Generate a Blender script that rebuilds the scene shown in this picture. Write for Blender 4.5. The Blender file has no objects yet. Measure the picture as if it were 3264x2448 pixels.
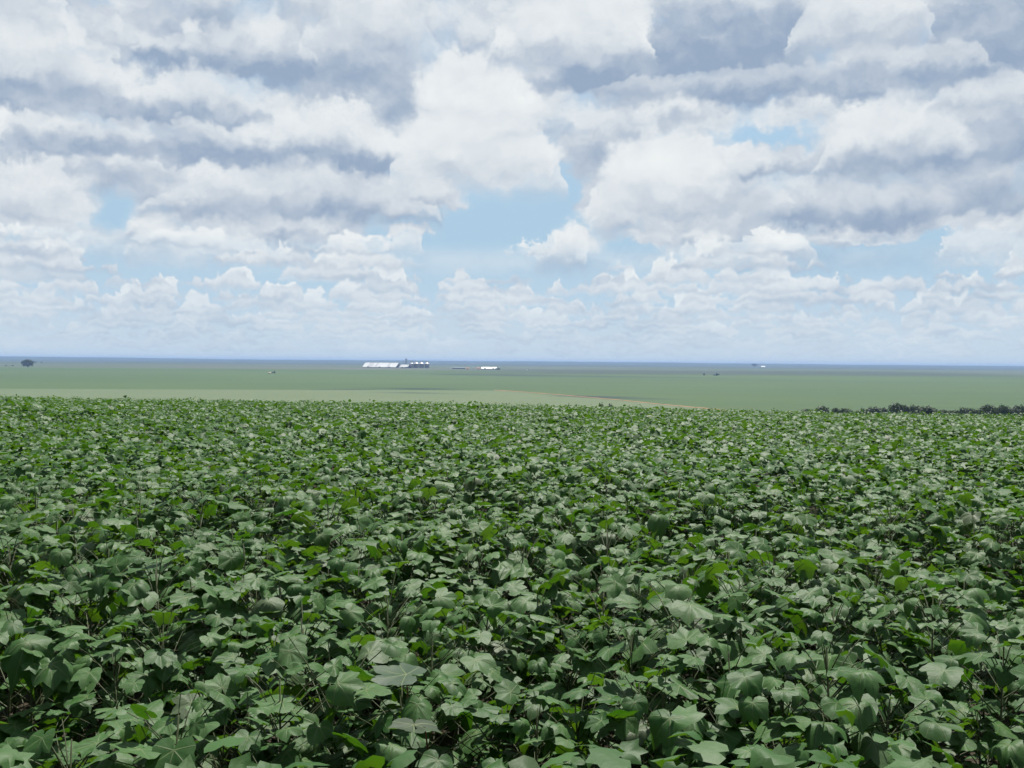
import bpy, bmesh, math, random
import numpy as np
from mathutils import Vector, Matrix, Quaternion

S = bpy.context.scene
COL = S.collection
rad = math.radians

# ------------------------------------------------------------------ camera
F_PX = 3200.0                      # focal length in photograph pixels (3264 wide)
EYE = 1.90
PITCH = math.atan(69 / F_PX)       # looking a touch down
ROLL = rad(0.51)                   # the camera was not held quite level
_fwd = Vector((0, math.cos(PITCH), -math.sin(PITCH)))
_up0 = Vector((0, math.sin(PITCH), math.cos(PITCH)))
_rt0 = Vector((1, 0, 0))
_rt = _rt0 * math.cos(ROLL) + _up0 * math.sin(ROLL)
_up = _up0 * math.cos(ROLL) - _rt0 * math.sin(ROLL)
cam_data = bpy.data.cameras.new('camera')
cam_data.sensor_width = 36.0
cam_data.lens = 36.0 * F_PX / 3264.0
cam_data.clip_start = 0.05
cam_data.clip_end = 60000.0
cam = bpy.data.objects.new('camera', cam_data)
COL.objects.link(cam)
m = Matrix((_rt, _up, -_fwd)).transposed().to_4x4()
m.translation = (0, 0, EYE)
cam.matrix_world = m
S.camera = cam

def ray(px, py):
    d = _rt * ((px - 1632) / F_PX) + _up * ((1224 - py) / F_PX) + _fwd
    return d.normalized()

# ------------------------------------------------------------------ light
SUN_EL, SUN_AZ = rad(64), rad(14)
SKY_STRENGTH = 0.10
S.view_settings.view_transform = 'Standard'
S.view_settings.look = 'None'
S.view_settings.exposure = 1.15
S.view_settings.gamma = 1.0
S.view_settings.use_curve_mapping = False
S.cycles.max_bounces = 6
S.cycles.diffuse_bounces = 2
S.cycles.glossy_bounces = 2
S.cycles.transmission_bounces = 4
S.cycles.transparent_max_bounces = 4
S.cycles.volume_bounces = 1
S.cycles.use_denoising = True
S.cycles.use_adaptive_sampling = True
S.cycles.adaptive_threshold = 0.015
S.cycles.adaptive_min_samples = 8

sun_data = bpy.data.lights.new('sun', 'SUN')
sun_data.energy = 5.0
sun_data.angle = rad(0.6)
sun_data.color = (1.0, 0.955, 0.88)
sun = bpy.data.objects.new('sun', sun_data)
COL.objects.link(sun)
sd = Vector((math.sin(SUN_AZ) * math.cos(SUN_EL), math.cos(SUN_AZ) * math.cos(SUN_EL), math.sin(SUN_EL)))
sun.rotation_euler = sd.to_track_quat('Z', 'Y').to_euler()
sun.location = (0, 0, 30)

class G:
    """small node-graph writer"""
    def __init__(self, tree):
        self.t = tree; self.n = tree.nodes; self.l = tree.links
    def put(self, sock, v):
        if v is None: return
        if isinstance(v, bpy.types.NodeSocket): self.l.new(v, sock)
        else: sock.default_value = v
    def math(self, op, a, b=None, c=None, clamp=False):
        n = self.n.new('ShaderNodeMath'); n.operation = op; n.use_clamp = clamp
        for i, v in enumerate((a, b, c)): self.put(n.inputs[i], v)
        return n.outputs[0]
    def vec(self, op, a, b=None, c=None, out=0):
        n = self.n.new('ShaderNodeVectorMath'); n.operation = op
        for i, v in enumerate((a, b, c)): self.put(n.inputs[i], v)
        return n.outputs['Value' if out else 'Vector']
    def rng(self, v, a, b, c=0.0, d=1.0, smooth=True):
        n = self.n.new('ShaderNodeMapRange')
        n.interpolation_type = 'SMOOTHSTEP' if smooth else 'LINEAR'
        self.put(n.inputs['Value'], v)
        for k, x in (('From Min', a), ('From Max', b), ('To Min', c), ('To Max', d)): self.put(n.inputs[k], x)
        return n.outputs[0]
    def mix(self, f, a, b, kind='FLOAT', blend='MIX'):
        n = self.n.new('ShaderNodeMix'); n.data_type = kind
        o = {'FLOAT': 0, 'VECTOR': 1, 'RGBA': 2}[kind]
        if kind == 'RGBA': n.blend_type = blend
        n.clamp_factor = True
        ia = {'FLOAT': 2, 'VECTOR': 4, 'RGBA': 6}[kind]
        self.put(n.inputs[0], f); self.put(n.inputs[ia], a); self.put(n.inputs[ia + 1], b)
        return n.outputs[o]
    def noise(self, v, scale, detail=4, rough=0.5, out='Fac', dist=0.0, lac=2.0, dim='2D'):
        n = self.n.new('ShaderNodeTexNoise'); n.noise_dimensions = dim
        self.put(n.inputs['Vector'], v); n.inputs['Scale'].default_value = scale
        n.inputs['Detail'].default_value = detail; n.inputs['Roughness'].default_value = rough
        n.inputs['Lacunarity'].default_value = lac; n.inputs['Distortion'].default_value = dist
        return n.outputs[out]
    def voro(self, v, scale, detail=0, rough=0.5, feature='F1', smooth=0.5, out='Distance', dim='2D'):
        n = self.n.new('ShaderNodeTexVoronoi'); n.voronoi_dimensions = dim; n.feature = feature
        self.put(n.inputs['Vector'], v); n.inputs['Scale'].default_value = scale
        n.inputs['Detail'].default_value = detail; n.inputs['Roughness'].default_value = rough
        if feature == 'SMOOTH_F1': n.inputs['Smoothness'].default_value = smooth
        return n.outputs[out]
    def comb(self, x, y, z=0.0):
        n = self.n.new('ShaderNodeCombineXYZ')
        for i, v in enumerate((x, y, z)): self.put(n.inputs[i], v)
        return n.outputs[0]
    def sep(self, v):
        n = self.n.new('ShaderNodeSeparateXYZ'); self.put(n.inputs[0], v); return n.outputs

# ------------------------------------------------------------------ sky
def sky_plan(hole, cloud):
    P2 = 1
    # openings of blue
    hole(1040, 505, 260, 112, 1.0, 0.72)
    hole(1190, 395, 70, 50, 0.9)
    hole(1640, 300, 150, 45, 0.75)
    hole(150, 140, 45, 30, 0.7)
    hole(245, 12, 40, 22, 0.8)
    hole(215, 470, 70, 45, 0.6, 0.2)
    hole(30, 515, 50, 25, 0.5, 0.2)
    hole(1330, 560, 120, 40, 0.6)
    hole(1950, 550, 260, 45, 0.85)
    hole(2200, 400, 40, 35, 0.8)
    # back of the sky, upper part
    cloud(1530, 110, 330, 110, 0.20, 0.12, 0.7, 1.3)
    cloud(1330, 165, 260, 42, 0.22, 0.05, 0.7, 1.3)
    cloud(2140, 90, 200, 150, 0.42, 0.22, 0.6, 1.2)
    cloud(1870, 80, 130, 110, 0.80, 0.40, 0.5, 1.2)
    cloud(1680, 195, 420, 42, 0.55, 0.16, 0.7, 1.3)
    cloud(2150, 250, 140, 60, 0.75, 0.35, 0.5)
    cloud(1240, 50, 170, 95, 0.98, 0.62, 0.22, 1.4)
    cloud(1120, 70, 120, 90, 0.80, 0.60, 0.6, 1.2)
    cloud(790, 150, 190, 130, 0.45, 0.25, 0.7, 1.2)
    cloud(780, 40, 130, 60, 0.78, 0.55, 0.5, 1.2)
    cloud(480, 105, 220, 90, 0.42, 0.08, 0.45, 1.5)
    cloud(545, 100, 100, 60, 0.85, 0.55, 0.5, 1.5)
    cloud(395, 85, 26, 50, 0.95, 0.8, 0.4, 1.2)
    cloud(250, 60, 100, 60, 0.65, 0.45, 0.6, 1.2)
    cloud(40, 60, 85, 95, 0.98, 0.80, 0.3, 1.2)
    cloud(60, 235, 120, 60, 0.55, 0.10, 0.5, 1.3)
    cloud(170, 190, 150, 80, 0.90, 0.55, 0.3, 1.5)
    cloud(400, 235, 190, 46, 0.80, 0.08, 0.35, 1.6)
    cloud(80, 300, 120, 46, 0.88, 0.35, 0.35, 1.6)
    cloud(250, 320, 180, 45, 0.62, 0.22, 0.5, 1.6)
    cloud(430, 340, 150, 40, 0.45, 0.25, 0.5, 1.6)
    cloud(690, 320, 180, 60, 0.75, 0.10, 0.35, 1.6)
    cloud(620, 292, 90, 44, 0.97, 0.70, 0.3, 1.5)
    cloud(730, 262, 60, 40, 0.90, 0.70, 0.4, 1.4)
    cloud(1030, 240, 150, 115, 1.0, 0.72, 0.22, 1.2)
    cloud(990, 170, 70, 60, 1.0, 0.8, 0.3, 1.2)
    cloud(900, 320, 55, 70, 0.95, 0.7, 0.4, 1.2)
    cloud(1080, 345, 120, 55, 0.98, 0.72, 0.25, 1.5)
    cloud(1000, 225, 75, 38, 1.0, 0.55, 0.4, 1.5)
    cloud(1110, 275, 70, 36, 0.98, 0.55, 0.4, 1.5)
    cloud(955, 330, 60, 40, 1.0, 0.60, 0.4, 1.5)
    cloud(1060, 180, 60, 40, 0.95, 0.6, 0.5, 1.4)
    cloud(640, 435, 340, 62, 0.62, 0.12, 0.35, 1.7)
    cloud(460, 395, 60, 34, 0.85, 0.5, 0.5, 1.4)
    cloud(650, 400, 100, 50, 0.90, 0.5, 0.5, 1.3)
    cloud(880, 420, 170, 50, 0.75, 0.35, 0.45, 1.6)
    cloud(60, 430, 120, 55, 0.88, 0.42, 0.35, 1.6)
    # right half
    cloud(1320, 300, 130, 80, 0.62, 0.42, 0.6, 1.2)
    cloud(1420, 250, 80, 42, 0.90, 0.5, 0.45, 1.4)
    cloud(1430, 385, 160, 90, 1.0, 0.55, 0.28, 1.3)
    cloud(1560, 330, 70, 36, 0.97, 0.7, 0.35, 1.4)
    cloud(1390, 350, 70, 40, 1.0, 0.6, 0.4, 1.5)
    cloud(1470, 400, 60, 40, 0.95, 0.5, 0.4, 1.5)
    cloud(1370, 420, 50, 30, 0.95, 0.55, 0.4, 1.5)
    cloud(1620, 350, 190, 46, 0.66, 0.28, 0.55, 1.5)
    cloud(2140, 310, 120, 75, 0.40, 0.16, 0.5, 1.3)
    cloud(1960, 320, 160, 80, 0.80, 0.06, 0.32, 1.5, mid=0.1)
    cloud(1850, 250, 70, 45, 0.92, 0.7, 0.5, 1.3)
    cloud(1940, 445, 290, 62, 0.50, 0.10, 0.4, 1.7)
    cloud(1570, 440, 120, 50, 0.55, 0.30, 0.5, 1.5)
    cloud(1700, 465, 40, 26, 0.9, 0.6, 0.5, 1.4)
    cloud(1850, 512, 110, 12, 0.8, 0.4, 0.5, 1.4, P2)
    # single cumulus standing in the blue
    for a in [(1312, 458, 50, 44, 1.0, 0.75), (1345, 480, 50, 24, 0.95, 0.6), (1212, 520, 62, 44, 0.92, 0.45),
              (1135, 545, 26, 20, 0.95, 0.7), (882, 508, 34, 22, 1.0, 0.75), (855, 540, 20, 20, 0.95, 0.7),
              (820, 522, 26, 12, 0.9, 0.7), (1690, 558, 68, 36, 0.98, 0.45), (1525, 525, 52, 28, 0.9, 0.5),
              (1400, 525, 48, 30, 0.85, 0.5), (1600, 530, 18, 26, 0.95, 0.7), (2130, 598, 80, 34, 0.92, 0.35),
              (2010, 610, 40, 18, 0.9, 0.55), (110, 538, 64, 30, 0.97, 0.6), (330, 510, 90, 40, 0.72, 0.4),
              (515, 552, 85, 26, 0.92, 0.45), (345, 578, 75, 22, 0.86, 0.35), (830, 660, 58, 20, 0.95, 0.55),
              (1015, 600, 62, 14, 0.92, 0.55), (1190, 600, 36, 32, 0.95, 0.6), (1250, 640, 40, 22, 0.9, 0.5),
              (1490, 610, 52, 46, 0.92, 0.55), (1410, 630, 50, 26, 0.9, 0.5), (1740, 660, 90, 24, 0.85, 0.4),
              (1930, 670, 60, 30, 0.82, 0.45), (740, 610, 36, 18, 0.9, 0.5), (500, 620, 45, 26, 0.9, 0.5),
              (20, 560, 60, 40, 0.8, 0.5), (640, 510, 130, 22, 0.62, 0.35), (1455, 705, 66, 10, 0.85, 0.4)]:
        cloud(*a, 0.4, 1.5, P2)

def cloud_layout():
    NU, NV = 200, 160
    us = np.linspace(-0.60, 0.60, NU); vs = np.linspace(-0.01, 0.47, NV)
    U, V = np.meshgrid(us, vs)
    C = np.full(U.shape, 0.78); L = np.full(U.shape, 0.62)
    K = 3264 / 2212.0
    sm = lambda x, a, b: (lambda q: q * q * (3 - 2 * q))(np.clip((x - a) / (b - a), 0, 1))
    def local(px, py, rx, ry):
        d = ray(px * K, py * K); a = math.atan2(d.x, d.y); e = math.asin(d.z)
        return (U - a) * F_PX / (rx * K), (V - e) * F_PX / (ry * K)
    def hole(px, py, rx, ry, amt=1.0, edge=0.45, *_):
        nonlocal C
        x, y = local(px, py, rx, ry)
        C = C * (1 - amt * sm(np.hypot(x, y), 1.0, edge))
    def cloud(px, py, rx, ry, top, base, soft=0.3, flat=1.6, small=0, mid=-0.1):
        nonlocal C, L
        x, y = local(px, py, rx, ry)
        d = np.maximum(np.hypot(x, y), -y * flat)
        mk = sm(d, 1.0 + soft * 0.25, 1.0 - soft)
        Li = base + (top - base) * sm(y, mid - 0.55, mid + 0.55)
        L = L + (Li - L) * mk
        C = np.maximum(C, mk)
    sky_plan(hole, cloud)
    return C, L, us, vs

ROWS = [(0.010, 0.005, 40, 0.40), (0.016, 0.006, 36, 0.5), (0.022, 0.008, 33, 0.6), (0.029, 0.009, 30, 0.7), (0.036, 0.011, 27, 0.75),
        (0.043, 0.012, 25, 0.8), (0.051, 0.015, 22, 0.85), (0.060, 0.016, 20, 0.9), (0.070, 0.018, 17, 0.9), (0.081, 0.020, 16, 0.95),
        (0.093, 0.021, 14, 0.95), (0.106, 0.016, 13, 0.85)]

# base row, brightness of the base, opacity, lumpiness, [bearing column, half width, height, brightness of the top]
DECK = [(575, 0.42, 0.9, 26, [(1212, 66, 100, 1.0), (1690, 74, 78, 1.0), (500, 100, 58, 0.95), (2130, 90, 78, 0.98), (1525, 60, 62, 0.92), (345, 80, 60, 0.9), (110, 70, 66, 1.0)]),
        (500, 0.55, 0.9, 26, [(1320, 56, 96, 1.02), (1400, 60, 60, 0.85), (60, 110, 120, 0.92)]),
        (548, 0.60, 0.9, 30, [(882, 34, 62, 1.02), (822, 30, 30, 0.95), (1135, 26, 26, 0.95)]),
        (487, 0.10, 0.9, 12, [(630, 315, 128, 0.80), (1930, 300, 122, 0.50)]),
        (470, 0.50, 0.9, 14, [(1430, 170, 195, 1.0), (1590, 120, 120, 0.70)]),
        (388, 0.10, 0.9, 13, [(1950, 175, 160, 0.88), (2200, 110, 140, 0.42)]),
        (357, 0.12, 0.9, 14, [(690, 190, 112, 0.98), (420, 150, 70, 0.55), (200, 160, 90, 0.72)]),
        (412, 0.66, 0.95, 14, [(1030, 165, 285, 0.98), (1110, 110, 120, 1.0), (900, 60, 150, 0.95)]),
        (276, 0.10, 0.9, 13, [(390, 200, 95, 0.85), (120, 170, 165, 0.95), (2150, 140, 75, 0.80)]),
        (206, 0.14, 0.8, 10, [(1700, 430, 60, 0.55), (1930, 180, 90, 0.75)]),
        (170, 0.08, 0.85, 11, [(490, 190, 110, 0.70), (560, 80, 110, 0.92)]),
        (135, 0.42, 0.9, 12, [(1230, 180, 190, 1.0), (40, 90, 200, 1.0), (1850, 140, 180, 0.85), (800, 150, 150, 0.80)])]

def build_world():
    w = bpy.data.worlds.new('World'); S.world = w; w.use_nodes = True
    w.cycles.sampling_method = 'MANUAL'; w.cycles.sample_map_resolution = 512
    t = w.node_tree; t.nodes.clear(); g = G(t)
    out = t.nodes.new('ShaderNodeOutputWorld'); bg = t.nodes.new('ShaderNodeBackground')
    bg.inputs['Strength'].default_value = SKY_STRENGTH
    t.links.new(bg.outputs[0], out.inputs['Surface'])
    sky = t.nodes.new('ShaderNodeTexSky'); sky.sky_type = 'NISHITA'; sky.sun_disc = False
    sky.sun_elevation = SUN_EL; sky.sun_rotation = SUN_AZ
    sky.altitude = 800; sky.air_density = 1.0; sky.dust_density = 1.2; sky.ozone_density = 1.0
    tc = t.nodes.new('ShaderNodeTexCoord')
    x, y, z = g.sep(tc.outputs['Generated'])
    az = g.math('ARCTAN2', x, y)
    el = g.math('ARCSINE', z)
    P = g.comb(az, el, 0.0)
    # crumbling of cloud edges, coarse + fine (finer towards the horizon, where clouds are farther off)
    wa = g.vec('SUBTRACT', g.noise(P, 11.0, 3, 0.55, 'Color'), (0.5, 0.5, 0.5))
    wb = g.vec('SUBTRACT', g.noise(P, 48.0, 5, 0.62, 'Color'), (0.5, 0.5, 0.5))
    far = g.rng(el, 0.05, 0.17)
    P1 = g.vec('MULTIPLY_ADD', wa, (0.055, 0.045, 0), P)
    P1 = g.vec('MULTIPLY_ADD', wb, (0.030, 0.028, 0), P1)
    # small clouds, nearer the horizon, are crumbled less in angle
    P2 = g.vec('MULTIPLY_ADD', wb, (0.024, 0.022, 0), P)

    # ---- noise fields: density, and how it changes a little higher up (which side is lit)
    def field(sx, sy, seed, up, det=6, rough=0.52):
        q = g.vec('MULTIPLY_ADD', P2, (sx, sy, 0), (seed, seed * 0.37, 0))
        q2 = g.vec('ADD', q, (up * 0.25, up, 0))
        return g.noise(q, 1.0, det, rough), g.noise(q2, 1.0, det, rough)
    nA, nA2 = field(5.5, 9.0, 3.1, 0.26)
    nB, nB2 = field(16.0, 26.0, 7.7, 0.30, 5)
    relA = g.math('SUBTRACT', nA, nA2); relB = g.math('SUBTRACT', nB, nB2)
    cov = g.rng(nA, 0.36, 0.50)
    L = g.math('MULTIPLY_ADD', relA, 2.2, g.math('MULTIPLY_ADD', nA, -0.5, 0.85))

    # ---- the big clouds and openings, laid out in bearing and elevation as sums of (curve of bearing x curve of elevation)
    covL, LL, us, vs = cloud_layout()
    a0 = g.rng(g.math('ABSOLUTE', az), 0.52, 0.62, 1.0, 0.0)
    inside = g.math('MULTIPLY', a0, g.math('MULTIPLY', g.rng(el, 0.09, 0.12), g.rng(el, 0.40, 0.46, 1.0, 0.0)))
    uu, vv, _ = g.sep(P1)
    UU = g.rng(uu, us[0], us[-1], -1.0, 1.0, smooth=False)
    VV = g.rng(vv, vs[0], vs[-1], -1.0, 1.0, smooth=False)
    U3 = g.comb(UU, UU, UU); V3 = g.comb(VV, VV, VV)
    def curves(vec, fs):
        n = t.nodes.new('ShaderNodeVectorCurve'); mp = n.mapping; mp.use_clip = False; mp.extend = 'HORIZONTAL'
        for c in range(3):
            f = fs[c]; xs = np.linspace(-1, 1, len(f)); pts = mp.curves[c].points
            pts[0].location = (-1, f[0]); pts[1].location = (1, f[-1])
            for i in range(1, len(f) - 1): pts.new(xs[i], f[i])
            for p in pts: p.handle_type = 'VECTOR'
        mp.update()
        g.put(n.inputs['Vector'], vec)
        return n.outputs[0]
    def lowrank(Fld, triples):
        mean = float(Fld.mean())
        A, s_, B = np.linalg.svd(Fld - mean, full_matrices=False)     # rows: elevation, columns: bearing
        acc = None
        for k in range(triples):
            fv, fu, sc = [], [], []
            for j in range(3 * k, 3 * k + 3):
                ma, mb = np.abs(A[:, j]).max(), np.abs(B[j]).max()
                fv.append(A[:, j] / ma); fu.append(B[j] / mb); sc.append(float(s_[j] * ma * mb))
            q = g.vec('MULTIPLY', curves(U3, fu), tuple(sc))
            d = g.vec('DOT_PRODUCT', q, curves(V3, fv), out=1)
            acc = g.math('ADD', d, mean if acc is None else acc)
        return acc
    Lp = lowrank(LL, 11)
    Cp = lowrank(covL, 6)
    Cp = g.rng(g.math('MULTIPLY_ADD', g.math('SUBTRACT', nB, 0.5), 0.85, Cp), 0.22, 0.80)
    gate = g.mix(a0, 1.0, g.math('MAXIMUM', Cp, g.rng(el, 0.082, 0.062)))
    cov = g.mix(inside, cov, Cp)
    L = g.mix(inside, L, Lp)
    cov = g.math('MULTIPLY', cov, g.rng(el, 0.075, 0.125))
    L = g.math('ADD', L, g.math('MULTIPLY_ADD', relB, 0.80, g.math('MULTIPLY', relA, 0.75)))
    L = g.math('MULTIPLY_ADD', g.math('SUBTRACT', L, 0.5), 1.15, 0.41)
    L = g.mix(0.30, L, g.rng(L, 0.10, 0.95))
    # ---- the nearer cumulus: heaped silhouettes on flat bases, profile and brightness given by bearing
    def heap_curves(clouds, us_):
        hh = np.zeros(len(us_)); bb = np.full(len(us_), 0.8)
        for cx, hw, ht, top in clouds:
            d = ray(cx * K, 700); a = math.atan2(d.x, d.y)
            x = np.clip(np.abs(us_ - a) / (hw * K / F_PX), 0, 1)
            p = ht * K / F_PX * (1 - x ** 2.2) ** 0.65
            bb = np.where(p > hh, top, bb); hh = np.maximum(hh, p)
        return hh / 0.2, bb
    K = 3264 / 2212.0
    us_ = np.linspace(us[0], us[-1], 220)
    uu2, vv2, _ = g.sep(g.vec('MULTIPLY_ADD', wa, (0.022, 0.016, 0), P2))
    UU2 = g.rng(uu2, us[0], us[-1], -1.0, 1.0, smooth=False)
    U32 = g.comb(UU2, UU2, UU2)
    for i0 in range(0, len(DECK), 3):
        grp = DECK[i0:i0 + 3]
        cv = [heap_curves(r[4], us_) for r in grp] + [(np.zeros(220), np.zeros(220))] * (3 - len(grp))
        hx = g.sep(curves(U32, [c[0] for c in cv])); bx = g.sep(curves(U32, [c[1] for c in cv]))
        for j, (by, lb, opq, fr, _c) in enumerate(grp):
            d_ = ray(1106 * K, by * K); v0 = math.asin(d_.z)
            lump = g.noise(g.comb(uu2, g.math('MULTIPLY_ADD', L, 1e-6, v0 * 11 + i0), 0.0), fr, 4, 0.55)
            h = g.math('MULTIPLY', hx[j], g.rng(lump, 0.28, 0.70, 0.2 * 0.62, 0.2 * 1.12, smooth=False))
            base_v = g.math('MULTIPLY_ADD', g.math('SUBTRACT', lump, 0.5), 0.010, v0)
            y = g.math('SUBTRACT', vv2, base_v)
            rr = g.math('DIVIDE', y, g.math('MAXIMUM', h, 0.004))
            mk = g.math('MULTIPLY', g.math('MULTIPLY', g.rng(rr, 1.05, 0.84), g.rng(h, 0.001, 0.014)), g.rng(y, -0.016, 0.010, 0.0, opq * 0.86))
            Lr = g.mix(g.rng(rr, 0.0, 0.62), lb, bx[j])
            Lr = g.math('ADD', Lr, g.math('MULTIPLY_ADD', relB, 0.70, g.math('MULTIPLY', relA, 0.45)))
            Lr = g.math('SUBTRACT', Lr, 0.07)
            mk = g.math('MULTIPLY', mk, a0)
            L = g.mix(mk, L, Lr)
            cov = g.math('MAXIMUM', cov, mk)
    # ---- rows of fair-weather cumulus out to the horizon: flat bases, heaped tops, the far rows first
    pu, pv, _ = g.sep(P2)
    for k, (v0, amp, fr, opq) in enumerate(ROWS):
        pz = g.comb(pu, v0 * 7 + k * 3.3, 0.0) if k % 3 else g.comb(pu, g.math('MULTIPLY_ADD', L, 1e-6, v0 * 7 + k * 3.3), 0.0)
        h = g.noise(pz, fr * 0.85, 4, 0.58)
        h = g.math('MULTIPLY', g.math('SUBTRACT', h, 0.405 if v0 < 0.065 else 0.44), amp * 1.3 / 0.2)         # height of the heap at this bearing
        y = g.math('SUBTRACT', pv, v0)
        d = g.math('SUBTRACT', h, y)
        mk = g.math('MULTIPLY', g.rng(d, -0.0005, amp * 0.16), g.rng(y, -amp * 0.30, amp * 0.10, 0.0, opq))
        Lr = g.math('MULTIPLY_ADD', relB, 0.9, g.rng(y, -amp * 0.35, amp * 0.85, 0.20, 1.08))
        if v0 > 0.055: mk = g.math('MULTIPLY', mk, gate)
        L = g.mix(mk, L, Lr)
        cov = g.math('MAXIMUM', cov, mk)

    # ---- shade, colour
    L = g.math('MULTIPLY_ADD', g.math('MAXIMUM', g.math('SUBTRACT', L, 0.72), 0.0), -0.45, L)
    L = g.math('MINIMUM', g.math('MAXIMUM', L, 0.0), 1.08)
    k = 0.45 / SKY_STRENGTH
    dark = (0.318 * k, 0.415 * k, 0.555 * k, 1)
    lite = (0.885 * k, 0.915 * k, 0.92 * k, 1)
    cc = g.mix(L, dark, lite, 'RGBA')
    # far clouds are seen through more air
    air = g.rng(el, 0.11, 0.0, 0.0, 0.46, smooth=False)
    cc = g.mix(air, cc, (0.58 * k, 0.69 * k, 0.80 * k, 1), 'RGBA')
    blue = g.mix(g.rng(el, 0.5, 0.12, 0.75, 0.96), sky.outputs[0], g.mix(g.rng(el, 0.0, 0.12), (0.55 * k, 0.67 * k, 0.79 * k, 1), (0.405 * k, 0.585 * k, 0.74 * k, 1), 'RGBA'), 'RGBA')
    col = g.mix(cov, blue, cc, 'RGBA')
    t.links.new(col, bg.inputs['Color'])


# ------------------------------------------------------------------ materials
def new_mat(name):
    m = bpy.data.materials.new(name); m.use_nodes = True
    t = m.node_tree; t.nodes.clear(); g = G(t)
    out = t.nodes.new('ShaderNodeOutputMaterial')
    return m, t, g, out

def principled(t, g, color, rough=0.6, spec=0.4, metal=0.0, normal=None):
    p = t.nodes.new('ShaderNodeBsdfPrincipled')
    g.put(p.inputs['Base Color'], color); g.put(p.inputs['Roughness'], rough)
    p.inputs['Specular IOR Level'].default_value = spec; p.inputs['Metallic'].default_value = metal
    if normal is not None: t.links.new(normal, p.inputs['Normal'])
    return p

def plain_mat(name, col, rough=0.6, spec=0.4, metal=0.0, var=0.25, scale=0.4, streak=None):
    """painted / metal / earth surface with uneven weathering"""
    m, t, g, out = new_mat(name)
    tc = t.nodes.new('ShaderNodeTexCoord')
    v = tc.outputs['Object']
    if streak: v = g.vec('MULTIPLY', v, streak)
    n = g.noise(v, scale, 5, 0.6, dim='3D')
    k = g.rng(n, 0.3, 0.7, 1.0 - var, 1.0 + var * 0.6, smooth=False)
    c = g.vec('MULTIPLY', tuple(col), g.comb(k, k, k))
    p = principled(t, g, c, rough, spec, metal)
    t.links.new(p.outputs[0], out.inputs['Surface'])
    return m

def leaf_mat(name, veins, tint=None):
    m, t, g, out = new_mat(name)
    geo = t.nodes.new('ShaderNodeNewGeometry')
    oi = t.nodes.new('ShaderNodeObjectInfo')
    r = g.math('FRACT', g.math('ADD', geo.outputs['Random Per Island'], g.math('MULTIPLY', oi.outputs['Random'], 7.31)))
    r2 = g.math('FRACT', g.math('MULTIPLY', r, 17.7))
    pos = geo.outputs['Position']
    c = g.mix(g.rng(r, 0.0, 1.0), (0.020, 0.068, 0.012, 1), (0.042, 0.102, 0.025, 1), 'RGBA')
    c = g.mix(g.rng(r2, 0.95, 1.0, 0.0, 0.45), c, (0.115, 0.105, 0.092, 1), 'RGBA')      # a few purplish-grey old leaves
    if tint: c = g.mix(0.85, c, (*tint, 1), 'RGBA')
    blot = g.noise(pos, 9.0, 3, 0.6, dim='3D')
    c = g.mix(g.rng(blot, 0.40, 0.70, 0.0, 0.35), c, (0.056, 0.100, 0.040, 1), 'RGBA')   # dust
    tr = g.mix(g.rng(r2, 0.0, 1.0), (0.020, 0.078, 0.002, 1), (0.048, 0.115, 0.004, 1), 'RGBA')
    tr = g.mix(g.rng(blot, 0.3, 0.7, 0.0, 0.6), tr, (0.055, 0.105, 0.004, 1), 'RGBA')
    bump_h = g.noise(pos, 55.0, 3, 0.6, dim='3D')
    if veins:
        uv = t.nodes.new('ShaderNodeUVMap'); uv.uv_map = 'UVMap'
        x, y, _ = g.sep(uv.outputs[0])
        x = g.math('ABSOLUTE', g.math('SUBTRACT', x, 0.5)); y = g.math('SUBTRACT', y, 0.5)
        best = None
        for ang in (0.0, 48.0, 103.0):
            s, c_ = math.sin(rad(ang)), math.cos(rad(ang))
            across = g.math('ABSOLUTE', g.math('SUBTRACT', g.math('MULTIPLY', x, c_), g.math('MULTIPLY', y, s)))
            along = g.math('ADD', g.math('MULTIPLY', x, s), g.math('MULTIPLY', y, c_))
            wd = g.rng(along, 0.0, 0.42, 0.013, 0.003, smooth=False)
            vv = g.math('MULTIPLY', g.rng(g.math('DIVIDE', across, wd), 1.0, 0.4), g.math('GREATER_THAN', along, 0.0))
            best = vv if best is None else g.math('MAXIMUM', best, vv)
        c = g.mix(g.math('MULTIPLY', best, 0.75), c, (0.12, 0.16, 0.07, 1), 'RGBA')
        spot = g.noise(pos, 160.0, 1, 0.5, dim='3D')
        c = g.mix(g.rng(spot, 0.70, 0.78, 0.0, 0.8), c, (0.045, 0.030, 0.014, 1), 'RGBA')      # scattered blemishes
        tr = g.mix(g.math('MULTIPLY', best, 0.6), tr, (0.010, 0.040, 0.002, 1), 'RGBA')
        bump_h = g.math('MULTIPLY_ADD', best, -0.9, bump_h)
    b = t.nodes.new('ShaderNodeBump'); b.inputs['Strength'].default_value = 0.35; b.inputs['Distance'].default_value = 0.004
    g.put(b.inputs['Height'], bump_h)
    p = principled(t, g, c, LEAF_ROUGH, LEAF_SPEC, 0.0, b.outputs[0])
    tl = t.nodes.new('ShaderNodeBsdfTranslucent'); g.put(tl.inputs['Color'], tr)
    mx = t.nodes.new('ShaderNodeMixShader'); mx.inputs[0].default_value = 0.40
    t.links.new(p.outputs[0], mx.inputs[1]); t.links.new(tl.outputs[0], mx.inputs[2])
    t.links.new(mx.outputs[0], out.inputs['Surface'])
    return m
LEAF_ROUGH, LEAF_SPEC = 0.55, 0.24

# ------------------------------------------------------------------ mesh helpers
def link(o, parent=None):
    COL.objects.link(o)
    if parent is not None: o.parent = parent
    return o

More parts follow.
